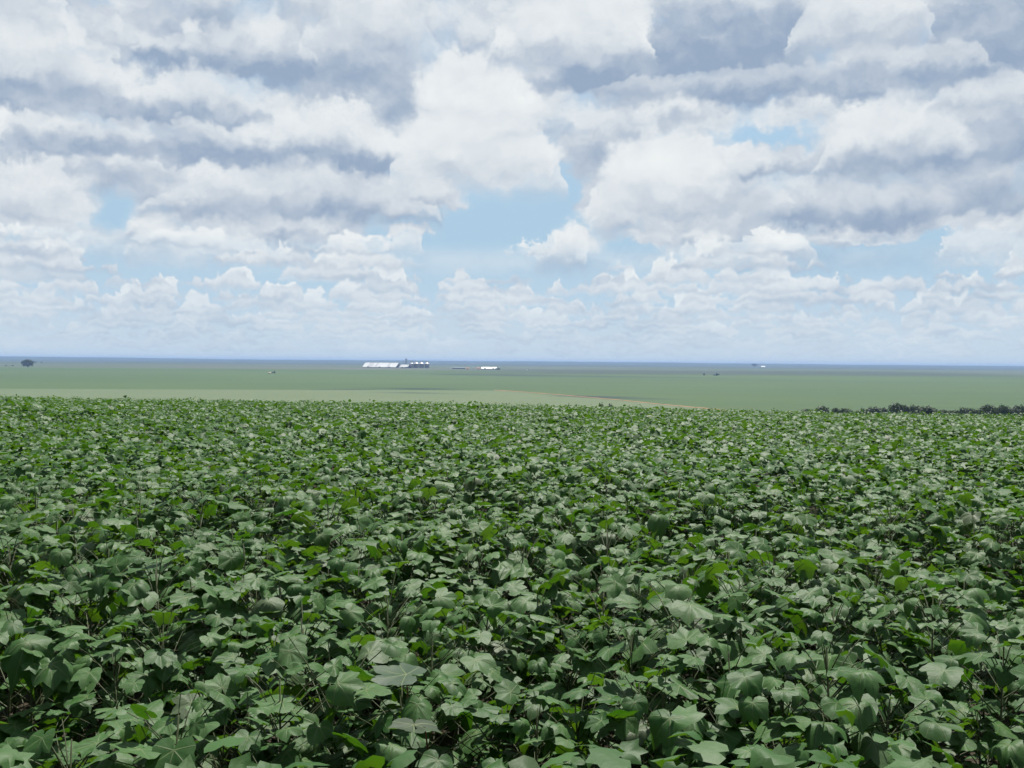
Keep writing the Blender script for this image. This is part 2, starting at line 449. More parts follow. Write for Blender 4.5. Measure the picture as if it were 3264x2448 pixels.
def mesh_obj(name, verts, faces, mat, parent=None, smooth=False):
    me = bpy.data.meshes.new(name)
    me.from_pydata([tuple(v) for v in verts], [], faces)
    if smooth: me.polygons.foreach_set('use_smooth', [True] * len(me.polygons))
    if mat: me.materials.append(mat)
    me.update()
    return link(bpy.data.objects.new(name, me), parent)

def empty(name, loc, rz=0.0, scale=1.0):
    o = bpy.data.objects.new(name, None); COL.objects.link(o)
    o.empty_display_size = 0.2
    o.location = loc; o.rotation_euler = (0, 0, rz); o.scale = (scale,) * 3
    return o

def tag(o, label, cat, group=None, kind=None):
    o['label'] = label; o['category'] = cat
    if group: o['group'] = group
    if kind: o['kind'] = kind
    return o

def copy_tree(o, parent=None):
    c = o.copy(); COL.objects.link(c)
    if parent is not None: c.parent = parent
    for ch in list(o.children): copy_tree(ch, c)
    return c

class MB:
    """collects simple solids into one mesh"""
    def __init__(self): self.v = []; self.f = []
    def add(self, vs, fs):
        o = len(self.v); self.v += [tuple(p) for p in vs]; self.f += [tuple(i + o for i in f) for f in fs]; return self
    def box(self, x0, x1, y0, y1, z0, z1):
        return self.add([(x0, y0, z0), (x1, y0, z0), (x1, y1, z0), (x0, y1, z0), (x0, y0, z1), (x1, y0, z1), (x1, y1, z1), (x0, y1, z1)],
                        [(0, 3, 2, 1), (4, 5, 6, 7), (0, 1, 5, 4), (1, 2, 6, 5), (2, 3, 7, 6), (3, 0, 4, 7)])
    def tube(self, pts, radii, sides=6, cap=True):
        pts = [Vector(p) for p in pts]; rings = []
        for i, p in enumerate(pts):
            d = (pts[min(i + 1, len(pts) - 1)] - pts[max(i - 1, 0)])
            d = d.normalized() if d.length > 1e-9 else Vector((0, 0, 1))
            a = d.orthogonal().normalized() if i == 0 else (a - d * a.dot(d)).normalized()
            b = d.cross(a)
            r = radii[i] if hasattr(radii, '__len__') else radii
            rings.append([p + (a * math.cos(2 * math.pi * k / sides) + b * math.sin(2 * math.pi * k / sides)) * r for k in range(sides)])
        vs = [q for rg in rings for q in rg]; fs = []
        for i in range(len(rings) - 1):
            for k in range(sides):
                k2 = (k + 1) % sides
                fs.append((i * sides + k, i * sides + k2, (i + 1) * sides + k2, (i + 1) * sides + k))
        if cap:
            fs.append(tuple(reversed(range(sides)))); fs.append(tuple((len(rings) - 1) * sides + k for k in range(sides)))
        return self.add(vs, fs)
    def lathe(self, prof, sides=24, cx=0.0, cy=0.0):
        vs = [(cx + r * math.cos(2 * math.pi * k / sides), cy + r * math.sin(2 * math.pi * k / sides), z) for r, z in prof for k in range(sides)]
        fs = []
        for i in range(len(prof) - 1):
            for k in range(sides):
                k2 = (k + 1) % sides
                fs.append((i * sides + k, i * sides + k2, (i + 1) * sides + k2, (i + 1) * sides + k))
        return self.add(vs, fs)
    def build(self, name, mat, parent=None, smooth=False):
        return mesh_obj(name, self.v, self.f, mat, parent, smooth)

# ------------------------------------------------------------------ terrain
_KY = [-20000, 0, 20, 45, 100, 200, 400, 600, 900, 1500, 2500, 5000, 6200, 8600, 14500]
_KZ = [0, 0, -0.18, -1.08, -4.8, -11.0, -22.0, -27.0, -25.0, -19.5, -14.0, -11.5, -8.5, 9.0, 9.5]

def _pchip(xk, yk, x):
    xk = np.asarray(xk, float); yk = np.asarray(yk, float)
    h = np.diff(xk); d = np.diff(yk) / h
    mm = np.zeros_like(yk)
    for i in range(1, len(xk) - 1):
        if d[i - 1] * d[i] > 0:
            w1, w2 = 2 * h[i] + h[i - 1], h[i] + 2 * h[i - 1]
            mm[i] = (w1 + w2) / (w1 / d[i - 1] + w2 / d[i])
    x = np.clip(np.asarray(x, float), xk[0], xk[-1])
    i = np.clip(np.searchsorted(xk, x) - 1, 0, len(xk) - 2)
    s = (x - xk[i]) / h[i]
    return (yk[i] * (1 + 2 * s) * (1 - s) ** 2 + mm[i] * h[i] * s * (1 - s) ** 2
            + yk[i + 1] * s * s * (3 - 2 * s) + mm[i + 1] * h[i] * s * s * (s - 1))

def ground_z(x, y):
    x = np.asarray(x, float); y = np.asarray(y, float)
    z = _pchip(_KY, _KZ, y)
    w = np.clip((y + 5) / 30, 0, 1) * np.clip((650 - y) / 350, 0, 1)
    z = z - w * (0.0072 * 60 * np.tanh(x / 60) + 0.0065 * 60 * np.tanh(np.maximum(x, 0) / 60))                    # the near field also leans a little sideways
    far = np.clip((y - 500) / 1500, 0, 1)
    z = z + far * (0.9 * np.sin(x / 410 + 1.3) * np.sin(y / 700) + 0.6 * np.sin(x / 1100 - y / 900))
    pl = np.clip((y - 6200) / 2400, 0, 1) * np.clip((14500 - y) / 3000, 0, 1)
    z = z + pl * (2.2 * np.sin(x / 900 + 0.6) + 1.6 * np.sin(x / 310 + y / 500) + 1.2 * np.sin(x / 95 + 1.7 * np.sin(x / 60))
                  + 4.0 / (1 + np.exp((x + 3650) / 40)))
    return z

def hit(px, py, near=560.0):
    """where the line of sight through a photograph pixel meets the far ground"""
    d = ray(px, py); k = d.x / d.y; s = d.z / d.y
    ys = np.geomspace(near, 9800, 4000)
    f = EYE + s * ys - ground_z(k * ys, ys)
    i = int(np.argmax(f < 0))
    y = ys[i] if f[i] < 0 else ys[-1]
    return float(k * y), float(y), float(ground_z(k * y, y))

def at(px, dist):
    """bearing of a photograph column (on the horizon), at a distance; returns x, y, ground z"""
    d = ray(px, 1155 + (px - 1632) * math.tan(ROLL))
    x = d.x / d.y * dist
    return float(x), float(dist), float(ground_z(x, dist))

def build_ground():
    ys = np.concatenate([-np.geomspace(10400, 4, 26), np.linspace(0, 60, 41)[0:], np.geomspace(64, 10400, 190)])
    nx = 181
    tt = np.linspace(-1, 1, nx); tt = np.sign(tt) * np.abs(tt) ** 2.2
    X = np.tile(tt * 10400, (len(ys), 1)); Y = np.repeat(ys[:, None], nx, 1)
    Z = ground_z(X, Y)
    V = np.stack([X, Y, Z], -1).reshape(-1, 3)
    i = np.arange(len(ys) - 1)[:, None] * nx + np.arange(nx - 1)[None]
    Fc = np.stack([i, i + 1, i + nx + 1, i + nx], -1).reshape(-1, 4)
    me = bpy.data.meshes.new('ground')
    me.from_pydata(V.tolist(), [], Fc.tolist())
    me.polygons.foreach_set('use_smooth', [True] * len(me.polygons))
    o = link(bpy.data.objects.new('ground', me)); o['kind'] = 'structure'
    o['label'] = 'gently rolling farmland under the crops, reaching to a far wooded plateau'
    # ---- what grows where
    m, t, g, out = new_mat('farmland')
    tc = t.nodes.new('ShaderNodeTexCoord'); pos = tc.outputs['Object']
    x, y, _ = g.sep(pos)
    wob = g.noise(g.vec('MULTIPLY', pos, (0.012, 0.012, 0)), 1.0, 3)
    def upto(a, b, soft, wobble):                 # 1 beyond the line through two photograph points
        (x1, y1, _), (x2, y2, _) = hit(*a), hit(*b)
        k = (y2 - y1) / (x2 - x1)
        e = g.math('SUBTRACT', y, g.math('MULTIPLY_ADD', x, k, y1 - k * x1))
        e = g.math('MULTIPLY_ADD', g.math('SUBTRACT', wob, 0.5), wobble, e)
        return g.rng(e, -soft, soft)
    fine = g.noise(g.vec('MULTIPLY', pos, (0.05, 0.02, 0)), 1.0, 6, 0.65)
    broad = g.noise(g.vec('MULTIPLY', pos, (0.0016, 0.0035, 0)), 1.0, 4, 0.55)
    rows = g.noise(g.vec('MULTIPLY', pos, (0.004, 0.06, 0)), 1.0, 3, 0.6)
    soil = g.mix(fine, (0.014, 0.012, 0.007, 1), (0.028, 0.022, 0.013, 1), 'RGBA')
    pale = g.mix(rows, (0.046, 0.072, 0.028, 1), (0.074, 0.092, 0.046, 1), 'RGBA')
    green = g.mix(g.rng(broad, 0.3, 0.7), (0.021, 0.048, 0.010, 1), (0.031, 0.060, 0.013, 1), 'RGBA')
    green = g.mix(g.rng(rows, 0.35, 0.65, 0.0, 0.7), green, (0.037, 0.057, 0.017, 1), 'RGBA')
    stripes = g.noise(g.vec('MULTIPLY', pos, (0.0007, 0.0045, 0)), 1.0, 3, 0.5)
    far = g.mix(g.rng(stripes, 0.40, 0.62), (0.027, 0.050, 0.024, 1), (0.050, 0.058, 0.040, 1), 'RGBA')
    wood = g.mix(fine, (0.014, 0.024, 0.014, 1), (0.026, 0.038, 0.020, 1), 'RGBA')
    c = g.mix(g.rng(y, 120, 160), soil, green, 'RGBA')
    # pale young crop on the near side of the valley, left of the dirt track
    (ax, ay, _), (bx, by, _) = hit(1592, 1245), hit(2170, 1293)
    k = (bx - ax) / (by - ay)
    left = g.math('LESS_THAN', x, g.math('MULTIPLY_ADD', g.math('SUBTRACT', y, ay), k, ax))
    inpale = g.math('MULTIPLY', left, g.math('SUBTRACT', 1.0, upto((0, 1239), (1592, 1245), 3.0, 6.0)))
    c = g.mix(g.math('MULTIPLY', inpale, g.rng(y, 120, 160)), c, pale, 'RGBA')
    # cloud shadows over the fields, painted into the ground colour as dark strips
    for (a, b, w, al, amt) in CLOUD_SHADOW_STRIPS:
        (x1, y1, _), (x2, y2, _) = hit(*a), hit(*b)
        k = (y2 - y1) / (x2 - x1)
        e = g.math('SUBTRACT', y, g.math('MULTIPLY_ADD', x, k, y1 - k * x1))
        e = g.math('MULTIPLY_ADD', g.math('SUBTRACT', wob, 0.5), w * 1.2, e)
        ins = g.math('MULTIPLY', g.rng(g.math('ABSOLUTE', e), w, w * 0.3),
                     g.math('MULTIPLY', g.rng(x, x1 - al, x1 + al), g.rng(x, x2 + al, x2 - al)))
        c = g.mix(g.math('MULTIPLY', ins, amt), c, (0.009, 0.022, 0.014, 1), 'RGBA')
    c = g.mix(upto((0, 1170), (3264, 1195), 12.0, 60.0), c, far, 'RGBA')
    for (a, b, w, al, amt) in WOOD_STRIPS:
        (x1, y1, _), (x2, y2, _) = hit(*a), hit(*b)
        k = (y2 - y1) / (x2 - x1)
        e = g.math('SUBTRACT', y, g.math('MULTIPLY_ADD', x, k, y1 - k * x1))
        e = g.math('MULTIPLY_ADD', g.math('SUBTRACT', wob, 0.5), w * 0.5, e)
        ins = g.math('MULTIPLY', g.rng(g.math('ABSOLUTE', e), w, w * 0.75),
                     g.math('MULTIPLY', g.rng(x, x1 - al, x1 + al), g.rng(x, x2 + al, x2 - al)))
        c = g.mix(g.math('MULTIPLY', ins, amt), c, wood, 'RGBA')
    c = g.mix(g.rng(g.math('MULTIPLY_ADD', broad, 900.0, y), 4200, 4600), c, wood, 'RGBA')
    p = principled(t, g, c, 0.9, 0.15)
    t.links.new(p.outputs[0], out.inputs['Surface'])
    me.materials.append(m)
    return o

CLOUD_SHADOW_STRIPS = [((1390, 1193), (1760, 1197), 80, 60, 0.95), ((1600, 1197), (2250, 1204), 70, 120, 0.8),
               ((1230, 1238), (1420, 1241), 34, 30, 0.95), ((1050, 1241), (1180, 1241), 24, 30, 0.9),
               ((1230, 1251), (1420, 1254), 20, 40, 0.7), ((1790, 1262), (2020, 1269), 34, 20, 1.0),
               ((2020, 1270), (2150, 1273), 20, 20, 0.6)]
WOOD_STRIPS = [((1560, 1182), (3100, 1191), 420, 200, 0.95), ((2000, 1174), (3264, 1181), 160, 250, 0.8),
               ((-300, 1154), (1300, 1163), 700, 200, 0.6)]

# ------------------------------------------------------------------ cotton
def leaf_outline():
    half = [(90, 1.02), (85, 0.91), (78, 0.84), (71, 0.76), (64, 0.675), (57, 0.75), (50, 0.86), (43.5, 0.97), (37, 0.87), (29, 0.81), (19, 0.74), (7, 0.695), (-7, 0.71), (-22, 0.68), (-40, 0.60), (-61, 0.48), (-79, 0.30)]
    pts = list(half) + [(-90, 0.06)] + [(180 - a, r) for a, r in half[:0:-1]]
    return pts

def leaf_shape(rng, pts, rings, curl=1.0):
    """one cotton leaf: three to five pointed lobes, drooping, folded along the ribs; petiole joins at the origin, tip along +Y"""
    n = len(pts)
    droop = rng.uniform(-0.04, 0.20) * curl; fold = rng.uniform(-0.05, 0.26) * curl
    ph = rng.uniform(0, 6.28); amp = rng.uniform(0.01, 0.05) * curl; saddle = rng.uniform(-0.14, 0.14) * curl
    bends = [(rng.uniform(0, 6.28), rng.uniform(0.25, 1.0) * curl * rng.choice((1, 1, 0.6, -0.5)), rng.uniform(0.1, 0.4)) for _ in range(3)]
    asym = rng.uniform(0.88, 1.12); lobed = rng.uniform(0.85, 1.15)
    V = [(0.0, 0.0, 0.0)]; U = [(0.5, 0.5)]
    for t in rings:
        for a, r in pts:
            rr = r if r > 0.71 else r * (2 - lobed) if a > -30 and a < 210 else r
            rr = min(rr, 0.95 if a != 90 else 1.05)
            th = rad(a); x = math.cos(th) * rr * t; y = math.sin(th) * rr * t
            if x > 0: x *= asym
            q = math.hypot(x, y)
            z = -droop * q * q + fold * abs(x) * (1 - 0.9 * abs(x)) + saddle * (x * x - y * y)
            z += amp * q * math.sin(5 * th + ph) + 0.022 * curl * q * math.cos(9 * th + 2 * ph)
            for ba, bs, b0 in bends:                                   # a lobe or an edge turned down (or up)
                w = max(0.0, x * math.cos(ba) + y * math.sin(ba) - b0)
                z -= bs * w ** 1.35
            sh = 1 - 0.30 * min(1.0, abs(z))
            V.append((x * sh, y * sh, z)); U.append((0.5 + 0.42 * x, 0.5 + 0.42 * y))
    F = [(0, 1 + k, 1 + (k + 1) % n) for k in range(n)]
    for i in range(len(rings) - 1):
        o = 1 + i * n
        for k in range(n):
            k2 = (k + 1) % n
            F.append((o + k, o + n + k, o + n + k2, o + k2))
    return V, F, U

def leaf_mesh(rng, mat, curl=1.0):
    V, F, U = leaf_shape(rng, leaf_outline(), (0.33, 0.68, 1.0), curl)
    me = bpy.data.meshes.new('leaf'); me.from_pydata(V, [], F)
    uv = me.uv_layers.new(name='UVMap')
    idx = np.empty(len(me.loops), np.int32); me.loops.foreach_get('vertex_index', idx)
    uv.data.foreach_set('uv', np.asarray(U, np.float32)[idx].ravel())
    me.polygons.foreach_set('use_smooth', [True] * len(me.polygons)); me.materials.append(mat); me.update()
    return me

def plant_leaves(rng, n, H):
    """leaf seats on one plant: (base point, yaw, tilt, twist, size, height on the stem)"""
    out = []; az = rng.uniform(0, 6.28)
    for k in range(n):
        f = k / (n - 1)
        az += rad(137.5) + rng.uniform(-0.5, 0.5)
        node = H * (1.0 - 0.60 * f ** 1.6) - 0.02
        reach = 0.04 + 0.25 * f ** 0.5 + rng.uniform(-0.03, 0.06)
        zl = node + rng.uniform(0.02, 0.10) - 0.03 * f
        size = (0.039 + 0.035 * min(1, f * 4.0)) * rng.choice((0.7, 0.9, 1.0, 1.0, 1.1, 1.25)) * rng.uniform(0.88, 1.12)
        tilt = rad(rng.gauss(9 + 9 * f, 13)); twist = rad(rng.gauss(0, 13))
        yaw = az + rng.gauss(0, 0.6)
        out.append((Vector((math.cos(az) * reach, math.sin(az) * reach, zl)), yaw, tilt, twist, size, node, az))
    return out

def seat_matrix(s):
    p, yaw, tilt, twist, size, _, _ = s
    # tip (+Y) points along yaw; tilt lowers the tip; twist rolls about it
    R = Matrix.Rotation(yaw - math.pi / 2, 4, 'Z') @ Matrix.Rotation(-tilt, 4, 'X') @ Matrix.Rotation(twist, 4, 'Y')
    return Matrix.Translation(p) @ R @ Matrix.Scale(size, 4)

def stem_mesh(rng, seats, H, mat):
    b = MB()
    top = Vector((rng.uniform(-.03, .03), rng.uniform(-.03, .03), H))
    mid = Vector((rng.uniform(-.02, .02), rng.uniform(-.02, .02), H * 0.5))
    b.tube([(0, 0, -0.05), mid, top], [0.0075, 0.0055, 0.0022], 5)
    def on_stem(z):
        f = max(0, min(1, z / H))
        return (Vector((0, 0, 0)).lerp(mid, f * 2) if f < 0.5 else mid.lerp(top, f * 2 - 1))
    for p, yaw, tilt, twist, size, node, az in seats:
        base = on_stem(max(0.05, node - 0.05 - 0.2 * p.xy.length)); base.z = max(0.05, node - 0.05 - 0.2 * p.xy.length)
        m1 = base.lerp(p, 0.55) + Vector((0, 0, 0.015))
        b.tube([base, m1, p], [0.0021, 0.0016, 0.0012], 4, cap=False)
    me = bpy.data.meshes.new('stem'); me.from_pydata(b.v, [], b.f)
    me.polygons.foreach_set('use_smooth', [True] * len(me.polygons)); me.materials.append(mat); me.update()
    return me

ROW_YAW = rad(9); ROW_GAP = 0.74; IN_ROW = 0.135
def field_plants():
    """every plant of the crop, drilled in rows that run across the view: x, y, scale"""
    rg = np.random.default_rng(11)
    c, s = math.cos(ROW_YAW), math.sin(ROW_YAW)
    rows = np.arange(-40, 110); cols = np.arange(-420, 421)
    A, B = np.meshgrid(cols * IN_ROW, rows * ROW_GAP)
    A = A + rg.normal(0, 0.03, A.shape); B = B + rg.normal(0, 0.07, B.shape)
    X = (A * c - B * s).ravel(); Y = (A * s + B * c).ravel()
    keep = (Y > 1.35) & (Y < 52) & (np.abs(X) < 0.54 * Y + 2.4)
    X, Y = X[keep], Y[keep]
    low = np.sin(X * 0.9 + 1.2 * np.sin(Y * 0.7)) * np.sin(Y * 0.8 + 0.5) * 0.045 + np.sin(X * 0.31 + 2) * np.sin(Y * 0.23) * 0.05
    sc = 1.0 + low + rg.normal(0, 0.08, X.shape)
    patch = np.sin(X * 2.1 + 1.7 * np.sin(Y * 1.3)) * np.sin(Y * 2.6 + 1.1 * np.sin(X * 1.9))
    gap = rg.random(X.shape) > np.where(patch > 0.76, 0.35, 0.02)
    return X[gap], Y[gap], np.clip(sc, 0.72, 1.2)[gap], rg

def in_view(x, y, z):
    d = Vector((x, y, z - EYE)); w = d.dot(_fwd)
    if w <= 0.1: return False
    px = 1632 + F_PX * d.dot(_rt) / w; py = 1224 - F_PX * d.dot(_up) / w
    return -40 < px < 3304 and py < 2520

def build_cotton():
    rng = random.Random(5)
    lm = leaf_mat('cotton_leaf', True); lm_far = leaf_mat('cotton_leaf_far', False)
    stm = plain_mat('cotton_stem', (0.038, 0.050, 0.016), 0.6, 0.3, var=0.4, scale=9.0)
    ptm = plain_mat('red_petiole', (0.13, 0.055, 0.030), 0.6, 0.3, var=0.3, scale=9.0)
    leaves = [leaf_mesh(rng, lm, rng.uniform(0.75, 1.45)) for _ in range(30)]
    H0 = 0.86
    protos = []
    for k in range(14):
        H = H0 * rng.uniform(0.94, 1.07)
        seats = plant_leaves(rng, 34, H)
        protos.append((stem_mesh(rng, seats, H, stm), seats))
    X, Y, SC, rg = field_plants()
    Zg = ground_z(X, Y)
    dist = np.hypot(X, Y)
    order = np.argsort(dist)
    chosen = []
    for i in order:
        if len(chosen) >= 300: break
        if in_view(X[i], Y[i], Zg[i] + 0.85): chosen.append(int(i))
    old = leaf_mat('old_cotton_leaf', True, (0.034, 0.042, 0.029)); pale = leaf_mat('pale_cotton_leaf', True, (0.028, 0.056, 0.034))
    RX = lambda d: Matrix.Rotation(rad(d), 4, 'X'); RZ = lambda d: Matrix.Rotation(rad(d), 4, 'Z'); RY = lambda d: Matrix.Rotation(rad(d), 4, 'Y')
    # single leaves that stand out in the crop: where, height, turn, size, material, curl, holes, labels
    wanted = [(1295, 2150, 0.965, RX(-3) @ RZ(70) @ RY(-6), 0.118, pale, 0.45, (), 'cotton plant holding one oversized pale leaf flat above its neighbours', 'oversized pale leaf'),
              (1320, 2310, 0.940, RX(4) @ RZ(185), 0.105, old, 0.75, (31, 32, 60), 'cotton plant topped by a chewed purplish-grey three-lobed leaf', 'chewed purplish-grey leaf')]
    special = {}
    for wd in wanted:
        d = ray(wd[0], wd[1]); k = (wd[2] - EYE) / d.z; p = (d.x * k, d.y * k)
        i = min((i for i in chosen if i not in special), key=lambda i: math.hypot(X[i] - p[0], Y[i] - p[1] - 0.05))
        special[i] = (p, wd)
    for i in chosen:
        stem, seats = protos[rng.randrange(len(protos))]
        e = empty('cotton_plant', (X[i], Y[i], Zg[i]), rng.uniform(0, 6.283), float(SC[i]))
        tag(e, 'leafy cotton plant with broad grey-green lobed leaves in the close rows of the field', 'cotton plant', 'cotton plants in the field')
        so = bpy.data.objects.new('stem', stem); COL.objects.link(so); so.parent = e
        for s in seats:
            lo = bpy.data.objects.new('leaf', leaves[rng.randrange(len(leaves))]); COL.objects.link(lo); lo.parent = e
            M = seat_matrix(s)
            lo.matrix_local = M @ Matrix.Rotation(rng.gauss(0, 0.15), 4, 'X')
        if i in special:
            p, wd = special[i]
            me = leaf_mesh(random.Random(3), wd[5], wd[6])
            if wd[7]:
                bm = bmesh.new(); bm.from_mesh(me); bm.faces.ensure_lookup_table()
                bmesh.ops.delete(bm, geom=[bm.faces[q] for q in wd[7]], context='FACES'); bm.to_mesh(me); bm.free()
            e.rotation_euler = (0, 0, 0); e.scale = (1, 1, 1)
            big = bpy.data.objects.new('leaf', me); COL.objects.link(big); big.parent = e; big['label'] = wd[9]
            at_ = Vector((p[0] - X[i], p[1] - Y[i], wd[2] - float(Zg[i])))
            big.matrix_local = Matrix.Translation(at_) @ wd[3] @ Matrix.Scale(wd[4], 4)
            MB().tube([(0, 0, 0.62), at_ * 0.5 + Vector((0, 0, 0.40)), at_], [0.003, 0.0025, 0.002], 5).build('petiole', ptm, e, True)
            e['label'] = wd[8]; del e['group']
    # the rest of the crop, too many to count: one mass of real leaves
    rest = np.ones(len(X), bool); rest[chosen] = False
    Xr, Yr, Sr = X[rest], Y[rest], SC[rest]
    Zr = ground_z(Xr, Yr); D = np.hypot(Xr, Yr)
    out9 = [(90, 1.0), (64, 0.69), (43, 0.92), (12, 0.70), (-22, 0.66), (-60, 0.46), (-90, 0.1), (240, 0.46), (202, 0.66), (168, 0.70), (137, 0.92), (116, 0.69)]
    out6 = [(90, 1.0), (48, 0.78), (-8, 0.60), (-70, 0.4), (188, 0.60), (132, 0.78)]
    lods = [(0, 12.0, out9, (0.55, 1.0), 28), (12.0, 26.0, out9, (1.0,), 21), (26.0, 90.0, out6, (1.0,), 15)]
    VV, FF3, FF4, base = [], [], [], 0
    for d0, d1, pts, rings, nl in lods:
        sel = np.where((D >= d0) & (D < d1))[0]
        shapes = [leaf_shape(rng, pts, rings, rng.uniform(0.75, 1.45)) for _ in range(24)]
        SV = np.array([s[0] for s in shapes]); tri = [f for f in shapes[0][1] if len(f) == 3]; quad = [f for f in shapes[0][1] if len(f) == 4]
        # a bank of seated plants, then pick per plant
        bank = []
        for _ in range(60):
            seats = plant_leaves(rng, 34, H0 * rng.uniform(0.94, 1.07))[:nl]
            P = []
            for s in seats:
                M = np.array(seat_matrix(s) @ Matrix.Rotation(rng.gauss(0, 0.15), 4, 'X'))
                v = SV[rng.randrange(24)]
                P.append(v @ M[:3, :3].T + M[:3, 3])
            bank.append(np.concatenate(P))
        bank = np.array(bank)                                           # 60 x (nl*nv) x 3
        nv = SV.shape[1]
        pick = rg.integers(0, 60, len(sel)); yaw = rg.uniform(0, 2 * math.pi, len(sel))
        B = bank[pick] * Sr[sel][:, None, None]
        c, s = np.cos(yaw)[:, None], np.sin(yaw)[:, None]
        out = np.stack([B[..., 0] * c - B[..., 1] * s + Xr[sel][:, None], B[..., 0] * s + B[..., 1] * c + Yr[sel][:, None],
                        B[..., 2] + Zr[sel][:, None]], -1).reshape(-1, 3)
        nleaf = len(sel) * nl
        offs = base + np.arange(nleaf)[:, None, None] * nv
        FF3.append((np.array(tri)[None] + offs).reshape(-1, 3))
        if quad: FF4.append((np.array(quad)[None] + offs).reshape(-1, 4))
        VV.append(out); base += len(out)
    V = np.concatenate(VV).astype(np.float32); T3 = np.concatenate(FF3); T4 = np.concatenate(FF4)
    me = bpy.data.meshes.new('cotton_crop')
    me.vertices.add(len(V)); me.vertices.foreach_set('co', V.ravel())
    loops = np.concatenate([T3.ravel(), T4.ravel()]).astype(np.int32)
    me.loops.add(len(loops)); me.loops.foreach_set('vertex_index', loops)
    starts = np.concatenate([np.arange(len(T3)) * 3, len(T3) * 3 + np.arange(len(T4)) * 4]).astype(np.int32)
    me.polygons.add(len(starts)); me.polygons.foreach_set('loop_start', starts)
    me.polygons.foreach_set('use_smooth', np.ones(len(starts), bool))
    me.materials.append(lm_far); me.update(calc_edges=False); me.validate()
    o = link(bpy.data.objects.new('cotton_crop', me))
    tag(o, 'dense mass of cotton foliage filling the field up to its crest', 'crop', kind='stuff')
    print('CROP tris', len(T3) + 2 * len(T4), 'plants', len(X))

# ------------------------------------------------------------------ trees
def tree_proto(rng, W, H, mats, nclump=34, leaf=0.32, trunk_f=0.35, per=26):
    """trunk with limbs and a crown of leaf clumps spread through an uneven volume (unit tree: W wide, H tall)"""
    trunk = MB()
    th = H * trunk_f
    trunk.tube([(0, 0, -0.6), (0.02 * W, 0, th * 0.6), (0, 0.02 * W, th * 1.5)], [0.035 * H, 0.028 * H, 0.018 * H], 7)
    crown = MB(); cl = []
    for k in range(nclump):
        a = rng.uniform(0, 6.283); u = rng.random() ** 0.5
        z = rng.uniform(-0.45, 1.0) if k % 3 else rng.uniform(0.3, 1.0)
        lump = 0.88 + 0.16 * math.sin(3 * a + W) * math.sin(2.3 * a + H)
        r = (u if z < 0.5 else u ** 0.7) * math.sqrt(max(0.02, 1 - z * z * 0.88)) * W * 0.44 * lump
        cz = th + (H - th) * 0.36
        c = Vector((math.cos(a) * r, math.sin(a) * r, cz + z * (H - cz) * 0.93 * lump))
        cl.append((c, rng.uniform(0.10, 0.19) * min(W, H)))
    for c, r in cl[:7]:
        trunk.tube([(0, 0, th * rng.uniform(0.6, 1.1)), c.lerp(Vector((0, 0, th)), 0.5) + Vector((0, 0, 0.04 * H)), c], [0.014 * H, 0.009 * H, 0.004 * H], 5)
    for c, r in cl:
        for _ in range(per):
            d = Vector((rng.gauss(0, 1), rng.gauss(0, 1), rng.gauss(0, 0.8))).normalized() * r * rng.random() ** 0.35
            p = c + d
            n = (d.normalized() + Vector((rng.gauss(0, .5), rng.gauss(0, .5), rng.gauss(0.3, .5)))).normalized()
            a = n.orthogonal().normalized(); b = n.cross(a); s = leaf * rng.uniform(0.6, 1.3)
            crown.add([p - a * s, p - b * s * 0.6 + n * s * 0.15, p + a * s, p + b * s * 0.6 + n * s * 0.1], [(0, 1, 2, 3)])
    root = empty('tree', (0, 0, 0))
    trunk.build('trunk', mats[0], root, True)
    crown.build('crown', mats[1], root)
    return root

def crown_mat(name, c1, c2):
    m, t, g, out = new_mat(name)
    geo = t.nodes.new('ShaderNodeNewGeometry')
    c = g.mix(geo.outputs['Random Per Island'], (*c1, 1), (*c2, 1), 'RGBA')
    p = principled(t, g, c, 0.6, 0.3)
    tl = t.nodes.new('ShaderNodeBsdfTranslucent'); g.put(tl.inputs['Color'], (c2[0] * 1.2, c2[1] * 1.5, c2[2] * 0.6, 1))
    mx = t.nodes.new('ShaderNodeMixShader'); mx.inputs[0].default_value = 0.22
    t.links.new(p.outputs[0], mx.inputs[1]); t.links.new(tl.outputs[0], mx.inputs[2])
    t.links.new(mx.outputs[0], out.inputs['Surface'])
    return m

